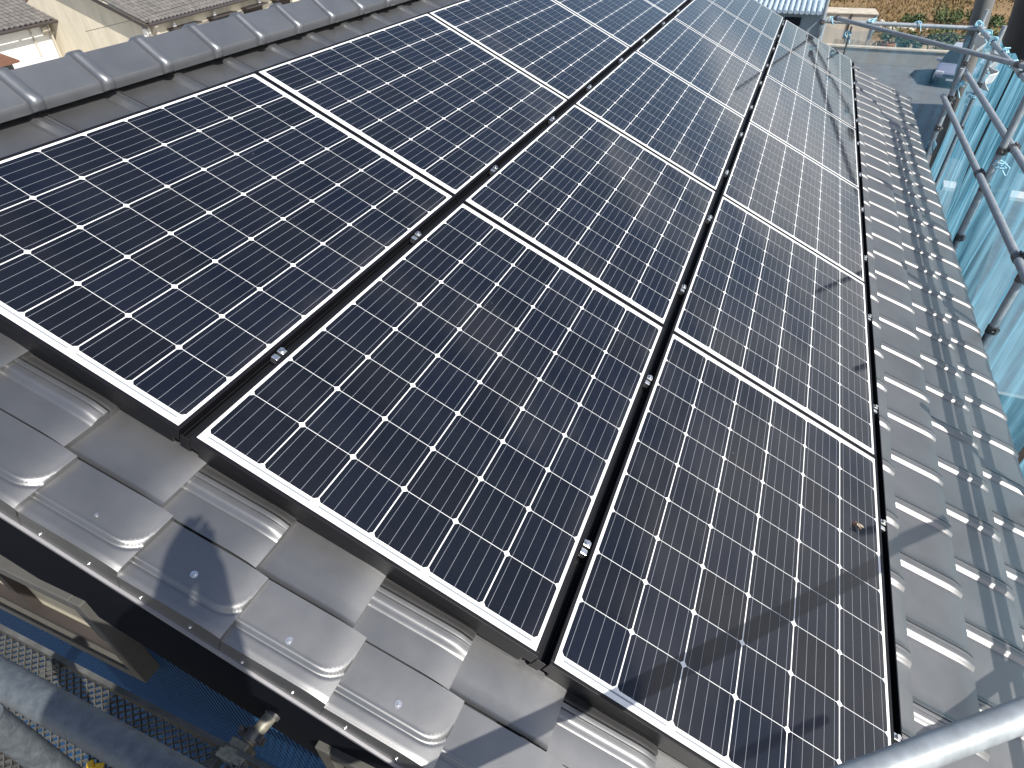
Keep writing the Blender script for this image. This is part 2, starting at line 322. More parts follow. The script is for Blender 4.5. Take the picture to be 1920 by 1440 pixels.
shrub(37.0, -6.2, .7, 1.1, 'thin green shrub left of the leafy ones behind the retaining wall', 16)
shrub(43.6, -4.6, .6, .5, 'small round bush beside the pile of pale rubble', 17)
# rubble line
for i in range(16):
    rnd = random.Random(50 + i); b = MB(); bm = bmesh.new(); bmesh.ops.create_icosphere(bm, subdivisions=2, radius=1)
    for v in bm.verts: v.co *= 1 + .35 * noise.noise(v.co * 1.3 + Vector((i * 3, 0, 0)))
    me = bpy.data.meshes.new('rock'); bm.to_mesh(me); bm.free(); me.materials.append(M['stone'])
    o = bpy.data.objects.new('rock', me); COL.objects.link(o); o.scale = (rnd.uniform(.16, .42), rnd.uniform(.16, .4), rnd.uniform(.10, .22))
    o.location = (44.6 + rnd.uniform(-1.6, 1.2), -3.0 - i * .30, .14); o.rotation_euler = (0, 0, rnd.uniform(0, 3))
    tag(o, 'pale rock in the loose rubble line along the field edge', 'rock', 'rocks in the rubble line')
# shed, fence boards, pot, bin
sh = empty('garden_shed', (38.2, -3.3, .05), (0, 0, R(4))); tag(sh, 'small beige garden shed with two wall panels standing on the bare earth', 'shed')
b = MB(); b.box((0, -1.15, 0), (1.5, 1.15, 1.5)); b.build('wall', M['wall_beige'], sh, .01)
b = MB(); b.box((-.06, -1.22, 1.503), (1.56, 1.22, 1.56)); b.build('roof', M['stone'], sh, .01)
b = MB(); b.box((-.045, -.04, 0), (-.003, .04, 1.5)); b.build('mullion', M['brown'], sh)
for y in (-1.2, 1.12):
    b = MB(); b.box((-.06, y, 0), (-.003, y + .08, 1.5)); b.build('corner_post', M['wall_grey'], sh)
bf = empty('board_fence', (36.6, -3.0, .05), (0, 0, R(2))); tag(bf, 'low fence of weathered pale timber boards in front of the beige shed', 'fence')
b = MB()
for k in range(9): b.box((0, -1.9 + k * .24, 0), (.04, -1.9 + k * .24 + .2, .62 + .03 * (k % 3)))
b.build('boards', M['timber'], bf); b = MB(); b.box((.043, -1.95, .36), (.08, .3, .44)); b.build('crossbar', M['timber'], bf)
pt = empty('plant_pot', (36.9, -5.15, .05)); tag(pt, 'large terracotta planter with a dark plant beside the board fence', 'planter')
b = MB(); b.tube((0, 0, 0), (0, 0, .55), .26, 16, .38); b.build('pot', M['terracotta'], pt)
b = MB(); leaf_clump(b, random.Random(5), (0, 0, .85), .5, 160, .11); b.build('foliage', M['leaf'], pt, fix=False)
bn = empty('storage_bin', (36.2, -5.25, .05)); tag(bn, 'small blue plastic bin in front of the terracotta planter', 'bin')
b = MB(); b.box((-.16, -.3, 0), (.16, .3, .32)); b.build('body', M['bluebin'], bn, .03); b = MB(); b.box((-.18, -.32, .322), (.18, .32, .36)); b.build('lid', M['bluebin'], bn, .01)

# car
def make_car():
    c = empty('parked_car', (33.0, -7.75, .008), (0, 0, R(-16))); c.scale = (.86, .86, .90); tag(c, 'grey compact car parked on the road below the scaffold corner', 'car')
    st = [(-1.85, .55, .62, .35, .66), (-1.78, .62, .78, .28, .74), (-1.1, .86, .84, .22, .82), (-.45, .90, .85, .22, .84), (.9, .90, .85, .22, .84), (1.55, .88, .83, .24, .82), (1.82, .72, .76, .34, .74)]
    b = MB(); rings = []
    for x, zt, hw, zb, hw2 in st:
        rings.append([Vector((x, -hw, zb + .15)), Vector((x, -hw * .92, zb)), Vector((x, hw * .92, zb)), Vector((x, hw, zb + .15)), Vector((x, hw2, zt - .05)), Vector((x, hw2 * .86, zt)), Vector((x, -hw2 * .86, zt)), Vector((x, -hw2, zt - .05))])
    vs = [p for r in rings for p in r]; n = 8; fs = []
    for i in range(len(rings) - 1):
        for k in range(n): fs.append((i * n + k, i * n + (k + 1) % n, (i + 1) * n + (k + 1) % n, (i + 1) * n + k))
    fs += [tuple(range(n))[::-1], tuple(range((len(rings) - 1) * n, len(rings) * n))]
    b.add(vs, fs, True); o = b.build('body', M['car'], c, .03)
    g = MB(); ro = [(-1.0, .85, .76), (-.35, 1.36, .62), (1.05, 1.40, .62), (1.6, .88, .74)]
    vs = []
    for x, z, hw in ro: vs += [Vector((x, -hw, z)), Vector((x, hw, z))]
    vs += [Vector((-.95, -.80, .84)), Vector((-.95, .80, .84)), Vector((1.55, -.78, .84)), Vector((1.55, .78, .84))]
    g.add(vs, [(0, 1, 3, 2), (4, 5, 7, 6), (0, 2, 4, 6, 10, 8), (1, 9, 11, 7, 5, 3), (8, 10, 11, 9), (0, 8, 9, 1), (6, 7, 11, 10)]); g.build('windows', M['car_glass'], c)
    r = MB(); r.box((-.40, -.63, 1.365), (1.08, .63, 1.425)); r.build('roof', M['car'], c, .03)
    for x in (-1.15, 1.2):
        for y in (-.80, .80):
            wb = MB(); wb.tube((x, y - .09, .30), (x, y + .09, .30), .30, 20); wo = wb.build('wheel', M['tyre'], c)
            rb = MB(); s = 1 if y > 0 else -1; rb.tube((x, y + s * .085, .30), (x, y + s * .10, .30), .19, 16); rb.build('rim', M['clamp'], wo)
    for y in (-.56, .56):
        h = MB(); h.box((-1.845, y - .17, .52), (-1.70, y + .17, .66)); h.build('headlight', M['lamp_lens'], c, .03)
    gr = MB(); gr.box((-1.875, -.36, .44), (-1.80, .36, .56)); gr.build('grille', M['car_dark'], c, .01)
    bu = MB(); bu.box((-1.90, -.70, .28), (-1.72, .70, .42)); bu.build('bumper', M['car_dark'], c, .03)
    pl = MB(); pl.box((-1.912, -.17, .32), (-1.903, .17, .40)); pl.build('number_plate', M['white'], c)
    for y in (-.9, .9):
        mi = MB(); mi.box((-.78, y - .09, .86), (-.66, y + .09, .98)); mi.build('mirror', M['car'], c, .02)
make_car()

# blue-grey neighbour block beyond the far gable
nb = empty('grey_building', (16, -1.1, 0)); tag(nb, 'blue grey building with a corrugated canopy just beyond the far gable', 'building')
b = MB(); b.box((0, -.45, 0), (4, 5.5, 4.66)); b.build('wall', M['wall_grey'], nb, .01)
b = MB()
for k in range(52):
    y = -.42 + k * .115; b.tube((-.20, y, 4.70), (4.1, y, 5.25), .042, 8)
b.box((-.16, -.44, 4.665), (4.1, 5.55, 4.685)); b.build('canopy_roof', M['sheetmetal_blue'], nb)
wn = MB(); wn.box((-.03, .02, 4.42), (-.002, .36, 4.58)); wo = wn.build('window', M['glass'], nb); b = MB(); b.box((-.05, 0, 4.39), (-.031, .38, 4.416)); b.build('sill', M['wall_grey'], wo)
b = MB(); b.tube((-.06, -.46, 0), (-.06, -.46, 4.6), .045, 10); b.build('downpipe', M['wall_grey'], nb)

# added house outside the frame, placed so its shade falls over the road
rn = empty('added_shade_house', (23.6, -15.0, 0)); tag(rn, 'added dark brown house out of view on the right, shading the road', 'house')
b = MB(); b.box((-2.7, -5, 0), (2.7, 4.9, 5.2)); b.build('wall', M['brown'], rn)
b = MB(); b.add([(-3.0, -5.4, 5.2), (3.0, -5.4, 5.2), (3.0, 5.2, 5.2), (-3.0, 5.2, 5.2), (-3.0, 0, 6.9), (3.0, 0, 6.9)], [(0, 1, 5, 4), (2, 3, 4, 5), (0, 4, 3), (1, 2, 5), (0, 3, 2, 1)]); b.build('roof', M['kawara'], rn)
# posts at the top right
up = empty('steel_column', (11.2, -4.86, 0), (R(-7), 0, 0)); tag(up, 'thick dark brown column rising past the top right corner', 'column')
b = MB(); b.tube((0, 0, -.4), (0, 0, 5.95), .40, 24, .36); b.build('shaft', M['brown'], up)
for z, r_ in ((3.1, .39), (5.951, .38)):
    b = MB(); b.tube((0, 0, z), (0, 0, z + .06), r_, 24); b.build('band', M['coupler'], up)
gp = empty('concrete_post', (12.4, -4.35, 0), (R(-7), 0, 0)); tag(gp, 'slim grey concrete post just left of the dark brown column', 'post')
b = MB(); b.tube((0, 0, -.4), (0, 0, 6.0), .15, 16, .13); b.build('shaft', M['polegrey'], gp); b = MB(); b.box((-.08, -.16, 4.0), (.08, .16, 4.06)); b.build('step_bracket', M['coupler'], gp)

# ------------------------------------------------------------------ neighbour houses past the ridge
D8 = math.atan2(.1366, .9905)
def kawara_roof(name_parent, x0, x1, depth, pitch, z, overh=.0):
    """waved clay tiles in courses; local x along the eave, y up-slope"""
    b = MB(); pw = .27; n = int((x1 - x0) / pw); crs = int(depth / .235); seg = 6
    cp, sp_ = math.cos(pitch), math.sin(pitch)
    for c in range(crs):
        def fn(s, t, c=c):
            x = x0 + (x1 - x0) * s; ph = (x - x0) / pw * 2 * math.pi
            wv = .030 * math.sin(ph) + .012 * math.sin(2 * ph); d = (c + t) * .235 - (.02 if t == 0 else 0)
            h = wv + .028 * (1 - t)
            return Vector((x, d * cp - h * sp_, z + d * sp_ + h * cp))
        b.grid(fn, n * seg, 1)
        def fr(s, t, c=c):
            x = x0 + (x1 - x0) * s; ph = (x - x0) / pw * 2 * math.pi
            h = (.030 * math.sin(ph) + .012 * math.sin(2 * ph)) + .028 - .045 * t; d = c * .235 - .02
            return Vector((x, d * cp - h * sp_, z + d * sp_ + h * cp))
        b.grid(fr, n * seg, 1, False)
    b.add([Vector((x0, 0, z - .06)), Vector((x1, 0, z - .06)), Vector((x1, depth * cp, z - .06 + depth * sp_)), Vector((x0, depth * cp, z - .06 + depth * sp_))], [(0, 1, 2, 3)])
    return b
hb = empty('tiled_roof_house', (21.134, 25.018, 0), (0, 0, D8)); tag(hb, 'cream house under a grey waved tile roof, behind the middle of the ridge caps', 'house')
PB = R(24)
kawara_roof('b', 0, 13.5, 5.2, PB, 2.5).build('roof', M['kawara'], hb, fix=False)
b = MB(); b.box((.35, .42, 0), (13.2, 7.5, 2.40)); b.build('wall', M['wall_cream'], hb)
b = MB(); b.add([(.35, .42, 2.401), (.35, 7.5, 2.401), (.35, 4.6, 4.2)], [(0, 1, 2)]); b.build('gable_infill', M['wall_cream'], hb)
b = MB()
b.tube((-.02, -.09, 2.42), (13.6, -.09, 2.42), .065, 12); b.build('gutter', M['gutter'], hb)
b = MB(); b.tube((-.05, -.02, 2.56), (-.05, 5.2 * math.cos(PB), 2.56 + 5.2 * math.sin(PB)), .075, 12); b.tube((.14, -.02, 2.58), (.14, 5.2 * math.cos(PB), 2.58 + 5.2 * math.sin(PB)), .06, 12); b.build('verge_tiles', M['kawara'], hb)
b = MB(); b.box((-.08, .0, 2.30), (-.03, .25, 2.44)); b.add([(-.06, 0, 2.40), (-.06, 5.2 * math.cos(PB), 2.40 + 5.2 * math.sin(PB)), (-.06, 5.2 * math.cos(PB), 2.22 + 5.2 * math.sin(PB)), (-.06, 0, 2.24)], [(0, 1, 2, 3)]); b.build('bargeboard', M['gutter'], hb)
for x in (1.7, 4.6, 7.5, 10.4):
    wo = MB(); wo.box((x, .36, .9), (x + 1.7, .417, 1.85)); wo = wo.build('window', M['glass'], hb)
    f = MB(); f.box((x - .06, .34, 1.853), (x + 1.76, .417, 1.91)); f.box((x - .06, .34, .84), (x + 1.76, .417, .897)); f.box((x + .82, .345, .9), (x + .88, .359, 1.85)); f.build('frame', M['brown'], wo)
    s = MB(); s.box((x - .15, .02, 1.96), (x + 1.85, .417, 2.02)); s.build('window_hood', M['gutter'], wo)
for x in (1.9, 4.9, 8.9):
    b = MB(); b.box((x, .30, 2.02), (x + .2, .417, 2.2)); b.build('wall_vent', M['white'], hb, .01)
b = MB(); b.tube((.24, .34, 0), (.24, .34, 2.38), .05, 10); b.build('downpipe', M['wall_beige'], hb)
b = MB(); b.box((.06, .3, 1.95), (.40, .412, 2.24)); b.build('meter_box', M['white'], hb, .01)

ha = empty('hip_roof_house', (20.954, 30.288, 0), (0, 0, D8)); tag(ha, 'cream house under a weathered grey tile roof in the top left corner', 'house')
kawara_roof('a', -11, 0, 5.2, PB, 2.5).build('roof', M['kawara'], ha, fix=False)
b = MB(); b.box((-10.7, .40, 0), (-.30, 7.5, 2.40)); b.build('wall', M['white'], ha)  # cream wall coloured white, imitating strong sun on it
b = MB(); b.tube((-11, -.09, 2.40), (0, -.09, 2.40), .07, 12); b.build('gutter', M['gutter'], ha)
b = MB(); b.tube((.03, -.02, 2.56), (.03, 5.2 * math.cos(PB), 2.56 + 5.2 * math.sin(PB)), .075, 12); b.build('verge_trim', M['copper'], ha)
b = MB(); b.tube((-.42, .30, 0), (-.42, .30, 2.3), .055, 10); b.tube((-.42, .30, 2.3), (-.30, -.05, 2.40), .05, 10); b.build('downpipe', M['wall_beige'], ha)
b = MB(); b.box((-2.25, .02, 2.28), (-2.12, .10, 2.48)); b.build('gutter_bracket', M['white'], ha)
aw = MB(); aw.add([(-6.2, .39, 1.85), (-3.5, .39, 1.85), (-3.4, -.75, 1.48), (-6.2, -.75, 1.48), (-6.2, .39, 1.76), (-3.5, .39, 1.76), (-3.4, -.75, 1.40), (-6.2, -.75, 1.40)], [(0, 1, 2, 3), (4, 7, 6, 5), (0, 4, 5, 1), (1, 5, 6, 2), (2, 6, 7, 3), (3, 7, 4, 0)]); aw.build('awning', M['copper'], ha)
d = MB(); d.box((-6.0, .36, 0), (-2.9, .397, 1.25)); d.build('doorway', M['glass'], ha)
# cream wall between the two houses
gw = empty('courtyard_wall', (20.954, 30.288, 0), (0, 0, D8)); tag(gw, 'tall beige rendered wall with a pale capping between the two tile-roofed houses', 'wall')
b = MB(); b.box((.02, -5.1, 0), (.22, -.02, 2.42)); b.build('wall_body', M['wall_beige'], gw)
b = MB(); b.box((-.06, -5.12, 2.422), (.30, -.02, 2.50)); b.build('capping', M['stone'], gw, .01)
b = MB(); b.tube((-.03, -1.0, 0), (-.03, -1.0, 2.40), .04, 10); b.build('downpipe', M['white'], gw)
b = MB(); b.tube((-.03, -3.9, 0), (-.03, -3.9, 1.05), .05, 10); b.build('vent_pipe', M['white'], gw)
b = MB(); b.path([(17.9, 24.6, 2.72), (20.5, 24.2, 2.86), (23.5, 23.4, 3.22)], .011, 6); tag(b.build('overhead_cable', M['gutter']), 'thin overhead cable sagging between the two tile-roofed houses', 'cable')
b = MB(); b.box((-.78, .28, 1.92), (-.50, .397, 2.22)); b.build('meter_box', M['wall_beige'], ha, .01)
b = MB(); b.tube((-1.35, .35, 1.2), (-1.35, .35, 2.3), .03, 8); b.build('conduit', M['wall_beige'], ha)
lw = empty('lean_to_shed', (17.6, 26.6, 0), (0, 0, D8)); tag(lw, 'low white flat-roofed lean-to in front of the house in the top left corner', 'shed')
b = MB(); b.box((-1.5, -1.2, 0), (1.8, 1.2, .95)); b.build('wall', M['white'], lw, .02); b = MB(); b.box((-1.6, -1.3, .953), (1.9, 1.3, 1.02)); b.build('roof', M['white'], lw, .02)
yd = MB(); yd.grid(lambda s, t: Vector((12 + 60 * s, 18 + 60 * t, .004)), 2, 2, False); tag(yd.build('yard', M['concrete']), kind='structure')

# ------------------------------------------------------------------ the house itself
house = empty('roof_house', (0, 0, 0)); tag(house, 'house with dark silver-grey tiled roof and navy ribbed gable that carries the solar panels', 'house')
U0, U1 = -.345, 9.30
WT, EXP, VK0 = .2965, .2665, .030        # tile width, exposure, lip of course 0
STEP = .030; WTOP = -.066
XS = [-.040, -.038, -.0356, -.0332, -.0308, -.0285, -.026, -.0236, -.021, -.018, -.012, -.006, -.0048, -.0035, -.0022, -.001, .001, .003, .0065, .0105, .0118, .0133, .0148, .0160, .020, .0245, .029, .0335, .039, .044, .075, .12, .17, .215, .2405, .2565]
def rib(x):
    if x < -.040: return 0
    if x < -.018: return .0122 * sstep(-.040, -.018, x)
    if x < -.006: return .0122
    if x < -.001: return .0122 - .0040 * math.sin((x + .006) / .005 * math.pi)
    if x < .0105: return .0122 + .0005 * sstep(-.001, .003, x)
    if x < .0160: return .0127 - .018 * math.sin((x - .0105) / .0055 * math.pi)
    if x < .044: return .0122 * (1 - sstep(.0160, .044, x))
    return 0
SS = [0, .25, .45, .58, .66, .72, .77, .81, .85, .885, .915, .94, .96, .975, .988, 1.0]
def lipdrop(s):
    d = (s - .70) / .30
    return .0100 * d * d * (.6 + .4 * d) if d > 0 else 0
def tile_course(b, k, u_from, u_to):
    v1 = VK0 + EXP * k; v0 = max(v1 - EXP - .012, -1.345)
    if v1 - v0 < .05: return
    off = (-.0845 + .012) if k % 2 else (.072 + .012 - WT)
    j0 = math.floor((u_from - off) / WT) - 1; us = []
    j = j0
    while off + j * WT < u_to + WT:
        for x in XS:
            u = off + j * WT + x
            if u_from <= u <= u_to: us.append((u, x))
        j += 1
    us = [(u_from, .1)] + us + [(u_to, .1)]
    jit = {}
    vs = []; n = len(us)
    for s in SS:
        v = v0 + (v1 - v0) * s; base = WTOP - STEP * (1 - s) - lipdrop(s)
        fade = 1 - .25 * sstep(.86, 1.0, s)
        for u, x in us:
            jj = math.floor((u - off + .04) / WT); tl = (noise.noise((jj * 3.1, k * 5.7, 2)) * .0020)
            vs.append(rw(u, v, base + rib(x) * fade + tl))
    for u, x in us: vs.append(rw(u, v1 + .002, WTOP - lipdrop(1) - .027))
    rows = len(SS); fs = [(j * n + i, j * n + i + 1, (j + 1) * n + i + 1, (j + 1) * n + i) for j in range(rows) for i in range(n - 1)]
    b.add(vs, [f[::-1] for f in fs], True)
KMIN, KMAX = -4, 11
b = MB()
for k in range(KMIN, KMAX + 1): tile_course(b, k, -.1842, U1)
rt = b.build('roof_tiles', M['tile'], house, fix=False)
rt.data.set_sharp_from_angle(angle=R(50)) if hasattr(rt.data, 'set_sharp_from_angle') else None
VE = VK0 + EXP * KMAX
# roof deck below, far slope and body
VR = -1.385
b = MB(); b.add([rw(U0 + .03, VR, -.10), rw(U1, VR, -.10), rw(U1, VE - .03, -.125), rw(U0 + .03, VE - .03, -.125)], [(0, 3, 2, 1)]); b.build('roof_deck', M['dark'], house)
crest = rw(0, VR, .0); cy, cz = crest.y, crest.z
def far(u, d, w): return Vector((u, cy + d * cT + w * sT, cz - d * sT + w * cT))
b = MB()
for k in range(16):
    b.add([far(U0, k * EXP, -.092), far(U1, k * EXP, -.092), far(U1, (k + 1) * EXP, -.070), far(U0, (k + 1) * EXP, -.070), far(U1, (k + 1) * EXP, -.095), far(U0, (k + 1) * EXP, -.095)], [(0, 1, 2, 3), (3, 2, 4, 5)])
b.build('far_slope_tiles', M['tile'], house)
XW = -.28; ye = rw(0, VE - .30, -.15).y; yf = 2 * cy - ye
b = MB(); zt = rw(0, VE - .30, -.17).z; prof = [(ye, 0), (ye, zt), (cy, cz - .19), (yf, zt), (yf, 0)]
b.prism(prof, lambda p, k: Vector(((XW, U1 - .25)[k], p[0], p[1]))); b.build('walls', M['navy'], house)
b = MB(); y = ye + .012
while y < yf:
    t = min(1, (y - ye) / (cy - ye)) if y < cy else (yf - y) / (yf - cy); zz = zt + (cz - .19 - zt) * t - .01
    b.box((XW - .013, y, .0), (XW - .0015, y + .0075, zz)); y += .0205
b.build('siding_ribs', M['navy_rib_lit'], house)
tag(bpy.data.objects['siding_ribs'], kind='stuff')
# eave fascia, gutter
b = MB(); p = rw(0, VE - .05, -.14); b.box((U0 + .05, p.y - .03, p.z - .16), (U1 - .02, p.y, p.z + .005)); b.build('eave_fascia', M['fascia'], house)
b = MB(); b.add([rw(U0 + .05, VE - .06, -.16), rw(U1 - .03, VE - .06, -.16), rw(U1 - .03, VE - .33, -.16), rw(U0 + .05, VE - .33, -.16)], [(0, 1, 2, 3)]); b.build('soffit', M['fascia'], house)
# verge: barge board, deep and near black to imitate verge shade, pale flashing on top
b = MB()
def slab(b, u0, u1, v0, v1, w0, w1):
    vs = [rw(u, v, w_) for w_ in (w0, w1) for u, v in ((u0, v0), (u1, v0), (u1, v1), (u0, v1))]
    b.add(vs, [(0, 3, 2, 1), (4, 5, 6, 7), (0, 1, 5, 4), (1, 2, 6, 5), (2, 3, 7, 6), (3, 0, 4, 7)])
slab(b, U0 + .012, U0 + .040, VR - .02, VE - .02, -.60, -.172); b.build('barge_board', M['fascia'], house)
b = MB(); slab(b, U0 - .009, U0 + .05, VR - .02, VE - .02, -.171, -.160); b.build('verge_flashing', M['ledge'], house)
b = MB(); slab(b, U1 - .03, U1, VR - .02, VE - .02, -.44, -.13); b.build('far_barge_board', M['fascia'], house)
# verge cap tiles, each its own part with screws
def screw(parent, p, n, r):
    b = MB(); n = Vector(n).normalized(); p = Vector(p)
    b.tube(p, p + n * r * .28, r * 1.25, 14); b.tube(p + n * r * .28, p + n * r * .9, r * .72, 10, r * .55); b.build('screw', M['screw'], parent)
def verge_cap(k):
    v1 = .072 + EXP * k + .0025 * math.sin(k * 5.1); v0 = max(v1 - EXP - .012, -1.36); b = MB(); cu, cw, ct = .0016 * math.sin(k * 3.7 + 1), .0012 * math.cos(k * 2.9), .0022 * math.sin(k * 4.3)
    us = [-.188, -.1885, -.200, -.22, -.24, -.255, -.265, -.272, -.278, -.284, -.288, -.291, -.2935, -.2955, -.2975, -.2995, -.3015, -.3035, -.3055, -.3075, -.310, -.3135, -.318, -.324, -.330, -.336, -.341, -.3435, -.3450]
    ss = [0, .15, .3, .45, .58, .66, .72, .77, .81, .85, .88, .91, .935, .955, .97, .985, 1.0]
    vs = []; n = len(us) + 2
    for s in ss:
        v = v0 + (v1 - v0) * s; base = WTOP + .008 - STEP * (1 - s) - lipdrop(s)
        for i, u in enumerate(us):
            x = u + .300; y = v1 + .004 - v; r = .062
            qx, qy = r - x, r - y
            d = r - math.hypot(max(qx, 0), max(qy, 0)) if (qx > 0 and qy > 0) else min(x, y)
            pad = .0058 * sstep(-.0038, .0034, d) + .0007 * math.exp(-((d - .006) / .0026) ** 2) - .0024 * math.exp(-((d + .0065) / .0028) ** 2)
            edge = -.0030 * sstep(-.336, -.345, u)
            inn = -.010 if i == 0 else 0
            vs.append(rw(u + cu, v, base + pad - .0058 + edge + inn + cw + ct * (u + .26) / .08))
        vs.append(rw(-.3465, v, base - .030)); vs.append(rw(-.3475, v, base - .092))
    for u, src in zip(us + [-.3465, -.3475], range(n)):
        p = vs[(len(ss) - 1) * n + src]; q = rw(0, 1, 0) - rw(0, 0, 0)
        vs.append(p + q * .002 + (rw(0, 0, 0) - rw(0, 0, 1)) * (.028 if src < n - 2 else 0))
    for src in range(n):                                   # returns under the lip so that the open end has a thickness
        p = vs[len(ss) * n + src]; q = rw(0, 1, 0) - rw(0, 0, 0); vs.append(p - q * .10)
    rows = len(ss) + 1
    fs = [(j * n + i, j * n + i + 1, (j + 1) * n + i + 1, (j + 1) * n + i) for j in range(rows) for i in range(n - 1)]
    b.add(vs, fs, True); o = b.build('verge_cap', M['tile'], house, fix=False)
    if hasattr(o.data, 'set_sharp_from_angle'): o.data.set_sharp_from_angle(angle=R(48))
    nn = rw(0, 0, 1) - rw(0, 0, 0); nu = Vector((-1, 0, 0))
    du = .006 * math.sin(k * 2.3); dv = .008 * math.cos(k * 1.7)
    screw(o, rw(-.272 + du, v1 - .135 + dv, WTOP + .007 - STEP * .5), nn, .0068)
    screw(o, rw(-.3470, v1 - .205, WTOP - .066), nu, .0046); screw(o, rw(-.3465, v1 - .075, WTOP - .056), nu, .0046)
    return o
for k in range(-4, 12): verge_cap(k)
def far_cap(k):
    v1 = .05 + EXP * k; v0 = max(v1 - EXP - .01, VR + .02); b = MB(); pro = [(U1 - .17, -.004), (U1 - .165, .012), (U1 - .02, .014), (U1 + .004, .006), (U1 + .008, -.075), (U1 - .004, -.075)]
    A = [rw(u, v0, WTOP - STEP + w) for u, w in pro]; B = [rw(u, v1, WTOP + w) for u, w in pro]; n = len(pro)
    b.add(A + B, [(i, (i + 1) % n, n + (i + 1) % n, n + i) for i in range(n)] + [tuple(range(n))[::-1], tuple(range(n, 2 * n))]); b.build('far_verge_cap', M['tile'], house, .003)
for k in range(-4, 12): far_cap(k)
# ridge caps with a collar at each joint
def ridge_cap(k):
    u0 = -.148 + .276 * k; u1 = u0 + .276; b = MB()
    def P(u, pts): return [rw(u, v, w) for v, w in pts]
    pro = [(-1.250, -.060), (-1.253, -.040), (-1.262, -.026), (-1.285, -.020), (VR + .012, .000), (VR, .004)]
    def full(u, o):
        L = []
        for v, w in pro: L.append(rw(u, v + o * (1 if v > -1.27 else .4), w + o))
        for v, w in pro[-2::-1]:
            q = rw(u, v + o * (1 if v > -1.27 else .4), w + o); L.append(Vector((q.x, 2 * cy - q.y, q.z)))
        return L
    a, c = full(u0, -.002), full(u1 + .01, .002); n = len(a)
    b.add(a + c, [(i, i + 1, n + i + 1, n + i) for i in range(n - 1)], True)
    o = b.build('ridge_cap', M['ridge'], house)
    if hasattr(o.data, 'set_sharp_from_angle'): o.data.set_sharp_from_angle(angle=R(25))
    b = MB(); us = [u1 - .036, u1 - .0355, u1 - .029, u1 - .018, u1 - .006, u1 + .004, u1 + .012, u1 + .0135]; of = [-.004, .010, .0165, .0200, .0195, .0165, .0100, .002]
    rows = [full(u, o_) for u, o_ in zip(us, of)]; vs = [p for r in rows for p in r]
    b.add(vs, [(j * n + i, j * n + i + 1, (j + 1) * n + i + 1, (j + 1) * n + i) for j in range(len(us) - 1) for i in range(n - 1)], True)
    b.build('collar', M['ridge'], o, bevel=0)
for k in range(-1, 34): ridge_cap(k)
# gable windows: surround shade, sunlit cream pane and dark sash border are painted in
def gable_window(y0, y1, z0, z1):
    xf = -.352; f = .045
    g = MB(); g.box((XW - .02, y0 + f, z0 + f), (XW - .014, y1 - f, z1 - f)); wo = g.build('window', M['wall_cream'], house)
    b = MB(); b.box((xf, y0, z0), (XW - .012, y0 + f, z1)); b.box((xf, y1 - f, z0), (XW - .012, y1, z1)); b.box((xf, y0 + f, z1 - f), (XW - .012, y1 - f, z1)); b.box((xf, y0 + f, z0), (XW - .012, y1 - f, z0 + f)); b.build('surround', M['cream'], wo, .004)
    s = MB(); m_ = (y0 + y1) / 2; s.box((XW - .05, y0 + f, z0 + f), (XW - .021, y1 - f, z0 + f + .035)); s.box((XW - .05, y0 + f, z1 - f - .035), (XW - .021, y1 - f, z1 - f)); s.box((XW - .05, m_ - .02, z0 + f + .035), (XW - .021, m_ + .02, z1 - f - .035)); s.build('sash', M['brown'], wo)
gable_window(.30, 1.30, 5.11, 5.56)
gable_window(-.95, -.40, 5.13, 5.34)

# ------------------------------------------------------------------ solar panels
T, RP = 1.506, 1.027
PU0, PU1, PV0, PV1 = -.0375, 1.4640, -.0175, .9780
LIP = .0105
def make_panel():
    t = empty('solar_panel')
    b = MB()
    def bar(u0, u1, v0, v1): b.box((u0, -v1, -.046), (u1, -v0, 0))
    bar(PU0, PU0 + LIP, PV0, PV1); bar(PU1 - LIP, PU1, PV0, PV1); bar(PU0 + LIP, PU1 - LIP, PV0, PV0 + LIP); bar(PU0 + LIP, PU1 - LIP, PV1 - LIP, PV1)
    b.build('frame', M['frame'], t, .0012)
    g = MB(); g.add([(PU0 + LIP, -PV0 - LIP, -.0015), (PU1 - LIP, -PV0 - LIP, -.0015), (PU1 - LIP, -PV1 + LIP, -.0015), (PU0 + LIP, -PV1 + LIP, -.0015)], [(0, 3, 2, 1)]); g.build('glass', M['pv'], t)
    s = MB(); s.add([(PU0 + LIP, -PV0 - LIP, -.008), (PU1 - LIP, -PV0 - LIP, -.008), (PU1 - LIP, -PV1 + LIP, -.008), (PU0 + LIP, -PV1 + LIP, -.008)], [(0, 1, 2, 3)]); s.build('backsheet', M['white'], t)
    return t
proto = make_panel(); ROWN = ['ridge-side row', 'middle row', 'eave-side row']
for r in range(3):
    for n in range(6):
        o = proto if (r == 0 and n == 0) else copy_tree(proto)
        o.location = rw(n * T, (r - 1) * RP + random.uniform(-.001, .001), 0); o.rotation_euler = (TH + random.uniform(-.0012, .0012), random.uniform(-.0012, .0012), 0)
        tag(o, 'black framed solar panel, %s from the near gable in the %s' % (ORD[n], ROWN[r]), 'solar panel', 'solar panels on the roof')
